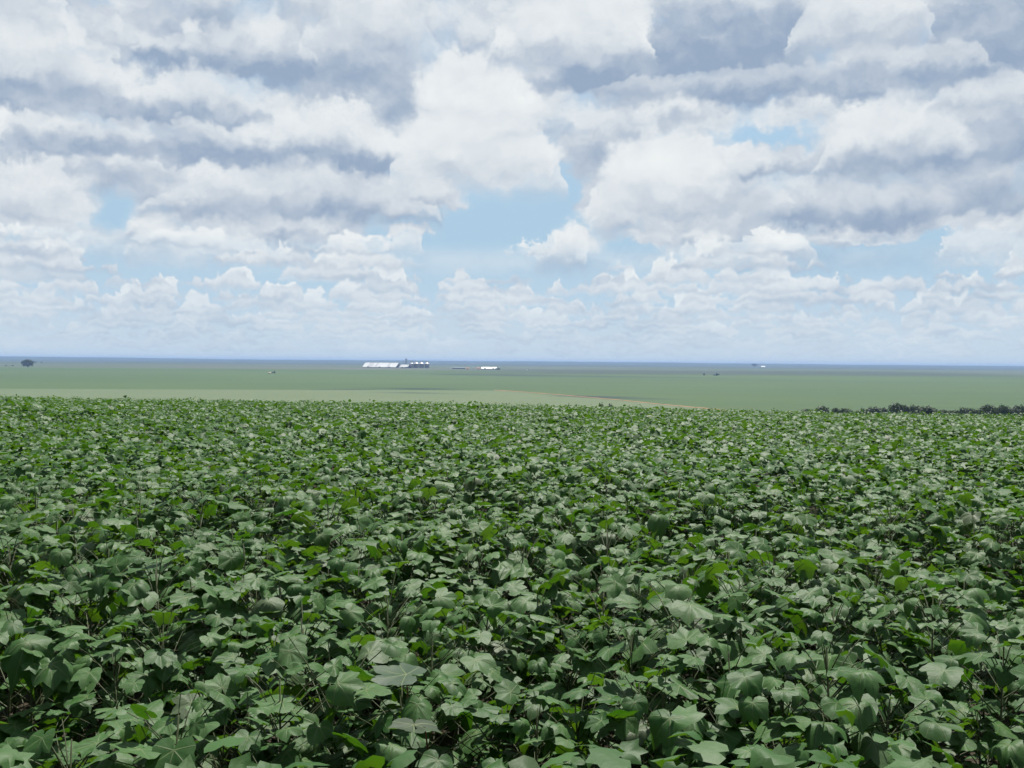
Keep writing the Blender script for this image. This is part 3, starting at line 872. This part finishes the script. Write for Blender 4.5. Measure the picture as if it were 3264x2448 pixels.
def build_trees():
    rng = random.Random(21)
    bark = plain_mat('bark', (0.07, 0.055, 0.045), 0.9, 0.1, var=0.4, scale=1.5)
    cm = crown_mat('tree_foliage', (0.014, 0.024, 0.015), (0.038, 0.054, 0.026))
    protos = [tree_proto(rng, w, h, (bark, cm), n, lf) for w, h, n, lf in
              ((8.0, 9.0, 40, 0.38), (7.0, 10.0, 34, 0.36), (9.5, 8.0, 46, 0.38), (5.0, 9.5, 26, 0.32), (6.0, 6.5, 30, 0.30))]
    first = [True] * len(protos)
    def put(kind, loc, sc, label, group=None, name='tree', sz=1.0):
        o = protos[kind] if first[kind] else copy_tree(protos[kind])
        first[kind] = False
        o.name = name
        o.location = loc; o.rotation_euler = (0, 0, rng.uniform(0, 6.28)); o.scale = (sc, sc, sc * sz)
        tag(o, label, 'tree', group)
        return o
    belt = 'dark tree of the woodland belt showing over the far edge of the cotton field'
    # crowns of the belt down the slope beyond the crest: photograph column, top row, width in pixels
    plan = [(2575, 1297, 34), (2622, 1290, 40), (2668, 1296, 28), (2700, 1294, 36), (2735, 1299, 26), (2752, 1292, 14), (2790, 1293, 40), (2818, 1296, 30), (2858, 1281, 44),
            (2885, 1288, 34), (2921, 1287, 28), (2958, 1290, 44), (2985, 1296, 34), (3005, 1298, 30), (3030, 1301, 30), (3056, 1297, 24),
            (3082, 1295, 36), (3106, 1298, 30), (3130, 1295, 28), (3156, 1286, 46), (3180, 1291, 34), (3203, 1287, 32), (3228, 1291, 32), (3250, 1286, 30), (3275, 1290, 36), (3310, 1288, 40), (3345, 1290, 40)]
    for px, top, w in plan:
        D = 330 + rng.uniform(-25, 35)
        x, y, z = at(px, D)
        d = ray(px, top); zt = EYE + d.z / d.y * y
        Ht = zt - z - 0.45
        kind = 0 if w > 38 else rng.choice((0, 1, 1, 2, 3)) if w > 26 else 3
        H0 = (9.0, 10.0, 8.0, 9.5, 6.5)[kind]; W0 = (8.0, 7.0, 9.5, 5.0, 6.0)[kind]
        sw = w * 1.85 / F_PX * D / W0
        o = put(kind, (x, y, z), 1.0, belt, 'trees of the woodland belt beyond the crest')
        o.scale = (sw, sw, Ht / H0 * 0.97)
        if px == 2622:
            tag(o, 'round-headed tree standing apart at the open end of the woodland belt', 'tree'); del o['group']
        if px == 2858:
            tag(o, 'tallest tree of the woodland belt beyond the cotton, its crown above the rest', 'tree'); del o['group']
    # low bushes peeping over the crest in the pale crop
    for px, top, w in ((1815, 1291, 14), (1917, 1288, 20), (1948, 1290, 20), (1380, 1290, 10)):
        D = 318 + rng.uniform(-10, 10)
        x, y, z = at(px, D); d = ray(px, top); Ht = EYE + d.z / d.y * y - z
        o = put(4, (x, y, z), 1.0, 'small dark bush top peeping over the crest in front of the pale crop', 'bushes peeping over the crest', 'bush')
        o['category'] = 'bush'
        sw = w * 1.2 / F_PX * D / 6.0; o.scale = (sw, sw, Ht / 6.5)
    # the lone spreading tree on the skyline of the green field
    cm2 = crown_mat('lone_tree_foliage', (0.016, 0.030, 0.016), (0.040, 0.058, 0.028))
    t = tree_proto(rng, 30.0, 15.5, (bark, cm2), 100, 1.0, 0.07, 34); t.name = 'spreading_tree'
    x, y, z = hit(88, 1170); t.location = (x, y, z - 0.3)
    tag(t, 'lone broad dome-shaped tree standing in the open far field', 'tree')
    for px, py, w, hgt in ((20, 1168, 9, 3), (40, 1168, 10, 2.6), (112, 1158, 12, 4.5), (132, 1158, 8, 3.5)):
        x, y, z = hit(px, py); o = put(4, (x, y, z), 1.0, 'low scrub bush on the field line beside the lone dome-shaped tree', 'bushes beside the lone tree', 'bush')
        o['category'] = 'bush'; sw = w / F_PX * y / 6.0; o.scale = (sw, sw, hgt / 6.5)
    x, y, z = hit(2405, 1171); o = put(2, (x, y, z), 1.0, 'dark clump tree beside the distant white shed', None, 'tree')
    o.scale = (24 / F_PX * y / 9.5, 24 / F_PX * y / 9.5, 12 / F_PX * y / 8.0)
    for k, p in enumerate(protos):
        if first[k]: raise RuntimeError('unused tree')

# ------------------------------------------------------------------ farm buildings
def gable_barn(name, L, W, eave, ridge, mats, loc, rz, doors=3, panels=12):
    """long store with a steep roof coming nearly to the ground; local x runs along the ridge"""
    r = empty(name, loc, rz)
    wall, roofm, doorm = mats
    b = MB(); h = W / 2
    b.box(-L / 2, L / 2, -h + 0.3, h - 0.3, -1.0, eave)
    b.build('wall', wall, r)
    for sx in (-1, 1):
        g_ = MB(); x = sx * L / 2
        xa, xb = x - 0.15, x + 0.15
        g_.add([(xa, -h + .3, eave), (xa, h - .3, eave), (xa, 0, ridge - .25), (xb, -h + .3, eave), (xb, h - .3, eave), (xb, 0, ridge - .25)],
               [(0, 1, 2), (3, 5, 4), (0, 3, 4, 1), (1, 4, 5, 2), (2, 5, 3, 0)])
        g_.build('gable', wall, r)
    # roof sheets, each its own panel, a little uneven
    rg = random.Random(len(name) + int(L)); step = L / panels
    for s in (-1, 1):
        me = None
        for i in range(panels):
            x0 = -L / 2 + i * step; x1 = x0 + step - 0.06
            dz = rg.uniform(-0.03, 0.03); e = eave - 0.35
            p = MB(); y0, y1 = s * (h + 0.4), s * 0.02
            p.add([(x0, y0, e + dz), (x1, y0, e + dz), (x1, y1, ridge + dz), (x0, y1, ridge + dz),
                   (x0, y0, e + dz - .15), (x1, y0, e + dz - .15), (x1, y1, ridge + dz - .15), (x0, y1, ridge + dz - .15)],
                  [(0, 1, 2, 3), (7, 6, 5, 4), (0, 4, 5, 1), (1, 5, 6, 2), (2, 6, 7, 3), (3, 7, 4, 0)])
            p.build('roof_panel', roofm[1] if rg.random() < 0.3 else roofm[0], r)
    MB().tube([(-L / 2, 0, ridge + 0.1), (L / 2, 0, ridge + 0.1)], 0.3, 6).build('ridge_cap', roofm[0], r)
    for i in range(doors):
        x = -L / 2 + (i + 0.5) * L / doors + rg.uniform(-3, 3)
        d = MB().box(x - 2.2, x + 2.2, -h - 0.9, -h + 0.6, -0.5, max(2.6, eave)); d.build('door_porch', doorm, r)
    return r

def build_far():
    build_trees()
    white = plain_mat('zinc_roof', (0.46, 0.46, 0.45), 0.45, 0.5, var=0.18, scale=0.15)
    white2 = plain_mat('zinc_roof_weathered', (0.33, 0.33, 0.335), 0.5, 0.5, var=0.22, scale=0.2)
    wallm = plain_mat('grey_wall', (0.20, 0.20, 0.21), 0.8, 0.2, var=0.2, scale=0.2)
    dark = plain_mat('dark_steel', (0.06, 0.065, 0.075), 0.6, 0.3, var=0.3, scale=0.3)
    steel = plain_mat('galvanised_steel', (0.19, 0.165, 0.16), 0.55, 0.4, 0.2, var=0.2, scale=0.3, streak=(1, 1, 0.15))
    capm = plain_mat('silo_roof', (0.36, 0.34, 0.325), 0.45, 0.5, var=0.15, scale=0.3)
    clay = plain_mat('clay_tile', (0.33, 0.16, 0.10), 0.85, 0.2, var=0.3, scale=0.6)
    plaster = plain_mat('plaster', (0.48, 0.40, 0.34), 0.85, 0.2, var=0.15, scale=0.5)
    tarp = plain_mat('dark_tarp', (0.022, 0.045, 0.060), 0.55, 0.4, var=0.3, scale=0.3)
    dirt = plain_mat('red_dirt', (0.26, 0.13, 0.075), 0.95, 0.1, var=0.3, scale=0.05)
    D = 2500.0; q = D / F_PX
    # the long grain store, seen at an angle with one gable end in shade
    x, y, z = at(1120 + 700 / 7.37, D)
    gable_barn('grain_store', 97.0, 30.0, 1.8, 12.6, (wallm, (white, white2), dark), (x, y + 18, z), rad(-24), 3, 14)
    tag(bpy.data.objects['grain_store'], 'long white-roofed grain store with a shaded gable end beside the silos', 'warehouse')
    x, y, z = at(1120 + 1265 / 7.37, D - 20)
    b2 = gable_barn('machine_shed', 25.0, 18.0, 1.6, 8.6, (dark, (white, white2), dark), (x, y, z), rad(-24), 1, 5)
    tag(b2, 'short white-roofed shed between the long grain store and the silos', 'shed')
    low = empty('loading_shed', (*at(1120 + 1330 / 7.37, D - 40)[:2], at(1120 + 1330 / 7.37, D - 40)[2]))
    MB().box(-9, 9, -3, 3, -0.5, 2.2).build('wall', dark, low)
    MB().box(-9.8, 9.8, -3.8, 3.8, 2.2, 2.6).build('roof', dark, low)
    tag(low, 'low dark loading shed in front of the short white-roofed shed', 'shed')
    # four silos
    R, Hw, Hr = 5.9, 10.8, 4.0
    silo = empty('grain_silo', (0, 0, 0))
    prof = []
    for i in range(13):
        zz = -1.0 + (Hw + 1.0) * i / 12.0
        prof += [(R, zz), (R + 0.10, zz + 0.45)] if i < 12 else [(R, zz)]
    MB().lathe(prof, 28).build('wall', steel, silo, True)
    rf = MB().lathe([(R + 0.45, Hw - 0.15), (R + 0.40, Hw + 0.1), (1.2, Hw + Hr), (1.2, Hw + Hr + 0.1), (0.0, Hw + Hr + 0.15)], 28).build('roof', capm, silo)
    MB().lathe([(0.9, Hw + Hr), (0.9, Hw + Hr + 0.9), (1.15, Hw + Hr + 0.95), (0, Hw + Hr + 1.4)], 12).build('cap', steel, rf)
    ld = MB()
    for s in (-0.3, 0.3): ld.tube([(s, -R - 0.35, 0), (s, -R - 0.35, Hw)], 0.06, 4)
    for i in range(18): ld.tube([(-0.3, -R - 0.35, 0.5 + i * 0.68), (0.3, -R - 0.35, 0.5 + i * 0.68)], 0.04, 4)
    ld.build('ladder', steel, silo)
    words = ['grain silo next to the short white-roofed shed', 'second grain silo of the row counting from the elevator tower',
             'third grain silo of the row counting from the elevator tower', 'grain silo at the end of the row away from the elevator tower']
    for i, cx in enumerate((1420, 1530, 1650, 1775)):
        o = silo if i == 0 else copy_tree(silo)
        x, y, z = at(1120 + cx / 7.37, D + 6 * i); o.location = (x, y, z)
        tag(o, 'grey steel ' + words[i], 'silo', 'grain silos in a row')
    # elevator tower: lattice of posts and braces
    x, y, z = at(1120 + 1285 / 7.37, D + 10)
    tw = empty('elevator_tower', (x, y, z)); Ht = 21.5
    for sx in (-1.3, 1.3):
        for sy in (-1.3, 1.3): MB().tube([(sx, sy, -0.5), (sx, sy, Ht)], 0.22, 4).build('post', steel, tw)
    for i in range(8):
        za, zb = i * Ht / 8, (i + 1) * Ht / 8
        br = MB()
        for s in (-1.3, 1.3):
            br.tube([(-1.3, s, za), (1.3, s, zb)], 0.12, 4); br.tube([(s, -1.3, zb), (s, 1.3, za)], 0.12, 4); br.tube([(-1.3, s, zb), (1.3, s, zb)], 0.12, 4)
        br.build('brace', steel, tw)
    MB().tube([(0.0, 0, 0), (0.0, 0, Ht + 1.5)], 0.65, 8).build('bucket_leg', wallm, tw)
    MB().box(-1.6, 1.8, -1.5, 1.5, Ht - 1.0, Ht + 1.6).build('head_house', dark, tw)
    tag(tw, 'tall grey lattice elevator tower rising between the sheds and the silos', 'tower')
    x, y, z = at(1120 + 1218 / 7.37, D + 12)
    t2 = empty('dryer_stack', (x, y, z))
    MB().tube([(0, 0, -0.5), (0, 0, 18.0)], 0.55, 10).build('pipe', steel, t2)
    MB().lathe([(0.9, 17.6), (0.9, 18.3), (0.0, 19.0)], 10).build('cap', dark, t2)
    tag(t2, 'thin grey pipe stack next to the lattice elevator tower', 'stack')
    # gallery over the silo roofs
    xa, ya, za = at(1120 + 1300 / 7.37, D); xb, yb, zb = at(1120 + 1835 / 7.37, D + 18)
    zg = za + Hw + Hr + 2.7
    gl = empty('conveyor_gallery', (xa, ya, za)); Lx = xb - xa
    MB().box(0, Lx, -0.8, 0.8, zg - za - 0.5, zg - za + 0.7).build('housing', wallm, gl)
    for f in (0.22, 0.43, 0.65, 0.887):
        MB().tube([(Lx * f, 0, Hw + Hr + 0.6), (Lx * f, 0, zg - za - 0.4)], 0.35, 6).build('spout', steel, gl)
    MB().tube([(Lx - 0.4, 0, -0.5), (Lx - 0.4, 0, zg - za)], 0.3, 4).build('post', steel, gl)
    tag(gl, 'thin conveyor gallery running above the silo roofs from the elevator tower', 'conveyor')
    # the second steading further right
    D2 = 2350.0; s2 = D2 / F_PX
    def px2(c): return 1420 + c / 7.37
    x, y, z = at(px2(308), D2); z = max(z, EYE + (ray(px2(308), 1176).z / ray(px2(308), 1176).y) * y - 1)
    x, y, z = hit(px2(308), 1176); W_ = 300 / 7.37 * y / F_PX; Hh = 5.2 * y / F_PX
    o = empty('dark_shed', (x, y, z))
    MB().box(-W_ / 2, W_ / 2, 0, 14, -1, Hh * 0.62).build('wall', tarp, o)
    n = 8
    for i in range(n):
        MB().add([(-W_ / 2 + W_ * i / n, -0.8, Hh * .6), (-W_ / 2 + W_ * (i + 1) / n - .1, -0.8, Hh * .6), (-W_ / 2 + W_ * (i + 1) / n - .1, 7, Hh), (-W_ / 2 + W_ * i / n, 7, Hh),
                  (-W_ / 2 + W_ * i / n, 14.8, Hh * .6), (-W_ / 2 + W_ * (i + 1) / n - .1, 14.8, Hh * .6)], [(0, 1, 2, 3), (3, 2, 5, 4)]).build('roof_panel', tarp, o)
    for sx in (-1, 1):
        xx = sx * (W_ / 2 - .06); MB().add([(xx, 0, Hh * .6), (xx, 14, Hh * .6), (xx, 7, Hh * .98)], [(0, 1, 2)]).build('gable', tarp, o)
    tag(o, 'long low dark shed at one end of the small far steading', 'shed')
    x, y, z = hit(px2(1025), 1177); W_ = 360 / 7.37 * y / F_PX
    o = gable_barn('white_barn', W_, 16.0, 1.7, 5.4, (wallm, (white, white2), dark), (x, y + 8, z), rad(-6), 2, 7)
    tag(o, 'white-roofed barn at the other end of the small far steading', 'barn')
    x, y, z = hit(px2(1225), 1178); W_ = 120 / 7.37 * y / F_PX
    o = empty('open_shed', (x, y, z))
    MB().box(-W_ / 2, W_ / 2, 0, 8, 2.4, 2.9).build('roof', dark, o)
    for i in range(4): MB().box(-W_ / 2 + .2 + i * (W_ - .7) / 3, -W_ / 2 + .5 + i * (W_ - .7) / 3, 0.2, .5, -0.5, 2.4).build('post', dark, o)
    MB().box(-W_ / 2, W_ / 2, 7.4, 7.8, -0.5, 2.4).build('wall', dark, o)
    tag(o, 'low open-sided dark shed adjoining the white-roofed barn', 'shed')
    for i, (c, wpx) in enumerate(((515, 75), (655, 40), (775, 90))):
        x, y, z = hit(px2(c), 1176.5); W_ = wpx / 7.37 * y / F_PX
        o = empty('farmhouse', (x, y, z))
        MB().box(-W_ / 2, W_ / 2, 0, 7, -0.5, 2.1).build('wall', plaster, o)
        MB().add([(-W_ / 2 - .4, -.6, 1.9), (W_ / 2 + .4, -.6, 1.9), (W_ / 2 + .4, 3.5, 3.4), (-W_ / 2 - .4, 3.5, 3.4), (-W_ / 2 - .4, 7.6, 1.9), (W_ / 2 + .4, 7.6, 1.9)],
                 [(0, 1, 2, 3), (3, 2, 5, 4), (0, 3, 4), (1, 5, 2)]).build('roof', clay if i != 1 else dark, o)
        MB().box(-W_ * .1 - .5, -W_ * .1 + .5, -0.06, 0.1, -0.4, 1.8).build('door', dark, o)
        for s in (-.32, .28): MB().box(W_ * s - .5, W_ * s + .5, -0.05, 0.1, 0.7, 1.6).build('window', dark, o)
        tag(o, ('small house with a red clay roof next to the long dark shed', 'narrow dark-roofed hut between the two red-roofed houses',
                'small house with a red clay roof next to the white-roofed barn')[i], 'house', 'houses of the far steading')
    # water tower, white tank
    x, y, z = hit(px2(463), 1172)
    k = y / F_PX; o = empty('water_tower', (x, y, z)); z0 = 9.5 * k
    MB().lathe([(0.35 * k, -0.5), (0.35 * k, z0), (1.0 * k, z0 + 0.5 * k), (1.0 * k, z0 + 4.5 * k), (0, z0 + 5.2 * k)], 14).build('tank', white, o, True)
    MB().tube([(0.4 * k, 0, 0), (0.4 * k, 0, z0)], 0.1, 4).build('ladder', steel, o)
    tag(o, 'thin white water tower behind the far steading', 'water tower')
    x, y, z = hit(px2(1912), 1182); k = y / F_PX; o = empty('white_tank', (x, y, z))
    MB().lathe([(1.9 * k, -0.5), (1.9 * k, 3.2 * k), (1.2 * k, 4.0 * k), (0, 4.3 * k)], 16).build('body', white, o, True)
    MB().lathe([(0.5 * k, 4.2 * k), (0.5 * k, 4.5 * k), (0, 4.6 * k)], 8).build('lid', steel, o)
    tag(o, 'small white tank standing alone in the field past the steading', 'tank')
    # far white shed
    x, y, z = hit(2431, 1171); k = y / F_PX
    o = gable_barn('white_shed', 14 * k, 10 * k, 1.8 * k, 4.4 * k, (wallm, (white, white2), dark), (x, y, z), rad(10), 1, 4)
    tag(o, 'small bright white shed below the wooded plateau', 'shed')
    # field hut by the green crop with a dark cart beside it
    x, y, z = hit(858, 1190.5); k = y / F_PX; o = empty('field_hut', (x, y, z)); w = 7.5 * k
    MB().box(-w / 2, w / 2, 0, 4, -0.5, 2.4 * k).build('wall', clay, o)
    MB().add([(-w / 2 - .3, -.5, 2.2 * k), (w / 2 + .3, -.5, 2.2 * k), (w / 2 - 1, 2, 4.6 * k), (-w / 2 + 1, 2, 4.6 * k), (-w / 2 - .3, 4.5, 2.2 * k), (w / 2 + .3, 4.5, 2.2 * k)],
             [(0, 1, 2, 3), (3, 2, 5, 4), (0, 3, 4), (1, 5, 2)]).build('roof', plaster, o)
    MB().box(-.6, .6, -.06, .1, -.4, 2.0).build('door', dark, o)
    tag(o, 'tiny field hut with a pinkish roof alone in the green crop', 'hut')
    def tractor(name, loc, rz, s, body, roof, label, cat):
        r = empty(name, loc, rz, s)
        MB().box(-2.4, 0.2, -0.55, 0.55, 0.9, 1.75).build('bonnet', body, r)
        cb = MB().box(0.2, 1.9, -0.8, 0.8, 0.9, 2.7).build('cab', dark, r)
        MB().box(0.0, 2.1, -0.95, 0.95, 2.7, 2.95).build('roof', roof, cb)
        for xw, rw in ((1.2, 0.95), (-1.8, 0.62)):
            for sy in (-1, 1):
                w_ = MB(); ya, yb = sy * 0.75, sy * 1.2
                ring = lambda yy, rr: [(xw + rr * math.cos(2 * math.pi * j / 14), yy, rw + rr * math.sin(2 * math.pi * j / 14)) for j in range(14)]
                w_.add(ring(ya, rw) + ring(yb, rw), [(j, (j + 1) % 14, 14 + (j + 1) % 14, 14 + j) for j in range(14)] + [tuple(range(14)), tuple(range(27, 13, -1))])
                w_.build('wheel', dark, r)
        MB().tube([(-1.2, 0.3, 1.7), (-1.2, 0.3, 2.6)], 0.07, 6).build('exhaust', dark, r)
        return tag(r, label, cat)
    rust = plain_mat('rust_red_paint', (0.16, 0.05, 0.03), 0.6, 0.3, var=0.3, scale=1.0)
    teal = plain_mat('pale_teal_paint', (0.30, 0.48, 0.46), 0.5, 0.4, var=0.2, scale=1.0)
    grey = plain_mat('dull_green_paint', (0.05, 0.08, 0.07), 0.6, 0.3, var=0.2, scale=1.0)
    x, y, z = hit(866, 1190.5); tractor('tractor', (x + 3, y, z), 0.2, 1.25, grey, grey, 'dark tractor parked beside the tiny field hut', 'tractor')
    x, y, z = hit(2244, 1196.5); tractor('tractor', (x, y, z), 1.2, 1.25, rust, rust, 'rust-red tractor at the far edge of the green field', 'tractor')
    x, y, z = hit(2281, 1197.5); r = tractor('crop_sprayer', (x, y, z), 0.1, 1.5, teal, teal, 'pale teal crop sprayer working near the rust-red tractor', 'sprayer')
    MB().box(1.9, 4.2, -0.9, 0.9, 0.9, 2.2).build('tank', grey, r)
    MB().tube([(4.3, -7, 1.0), (4.3, 7, 1.0)], 0.09, 4).build('boom', dark, r)
    # dirt track between the pale crop and the green one
    pts = [hit(px, py) for px, py in ((1575, 1243.5), (1600, 1245), (1680, 1250.5), (1790, 1259), (1880, 1267), (1990, 1276.5), (2080, 1286), (2170, 1294.5))]
    x0, y0, _ = pts[-1]; pts.append((x0 + (x0 - pts[-2][0]) * 1.6, y0 + (y0 - pts[-2][1]) * 1.6, 0))
    P = []
    for a, b in zip(pts[:-1], pts[1:]):
        for f in np.linspace(0, 1, 8, endpoint=False): P.append((a[0] + (b[0] - a[0]) * f, a[1] + (b[1] - a[1]) * f))
    V, Fc = [], []
    for i, (px_, py_) in enumerate(P):
        hw = 3.2 + 0.8 * math.sin(i * 1.7)
        for s in (-1, 1):
            xx, yy = px_ + s * 0.3, py_ + s * hw
            V.append((xx, yy, float(ground_z(xx, yy)) + 0.12))
        if i: Fc.append((2 * i - 2, 2 * i, 2 * i + 1, 2 * i - 1))
    tr = mesh_obj('track', V, Fc, dirt); tr['kind'] = 'structure'; tr['label'] = 'red dirt track between the pale crop and the green field'

def build_haze():
    b = MB().box(-10600, 10600, -10600, 10600, -31, 20.0)
    m = bpy.data.materials.new('haze'); m.use_nodes = True
    t = m.node_tree; t.nodes.clear()
    out = t.nodes.new('ShaderNodeOutputMaterial'); v = t.nodes.new('ShaderNodeVolumePrincipled')
    v.inputs['Color'].default_value = (0.25, 0.38, 0.66, 1); v.inputs['Density'].default_value = HAZE
    v.inputs['Anisotropy'].default_value = 0.0
    t.links.new(v.outputs[0], out.inputs['Volume'])
    o = b.build('haze', m); o['kind'] = 'stuff'; o['label'] = 'thin bluish haze over the far plain'; o['category'] = 'haze'
HAZE = 1.15e-4

build_world()
build_ground()
build_cotton()
if 'build_far' in globals(): build_far()
build_haze()
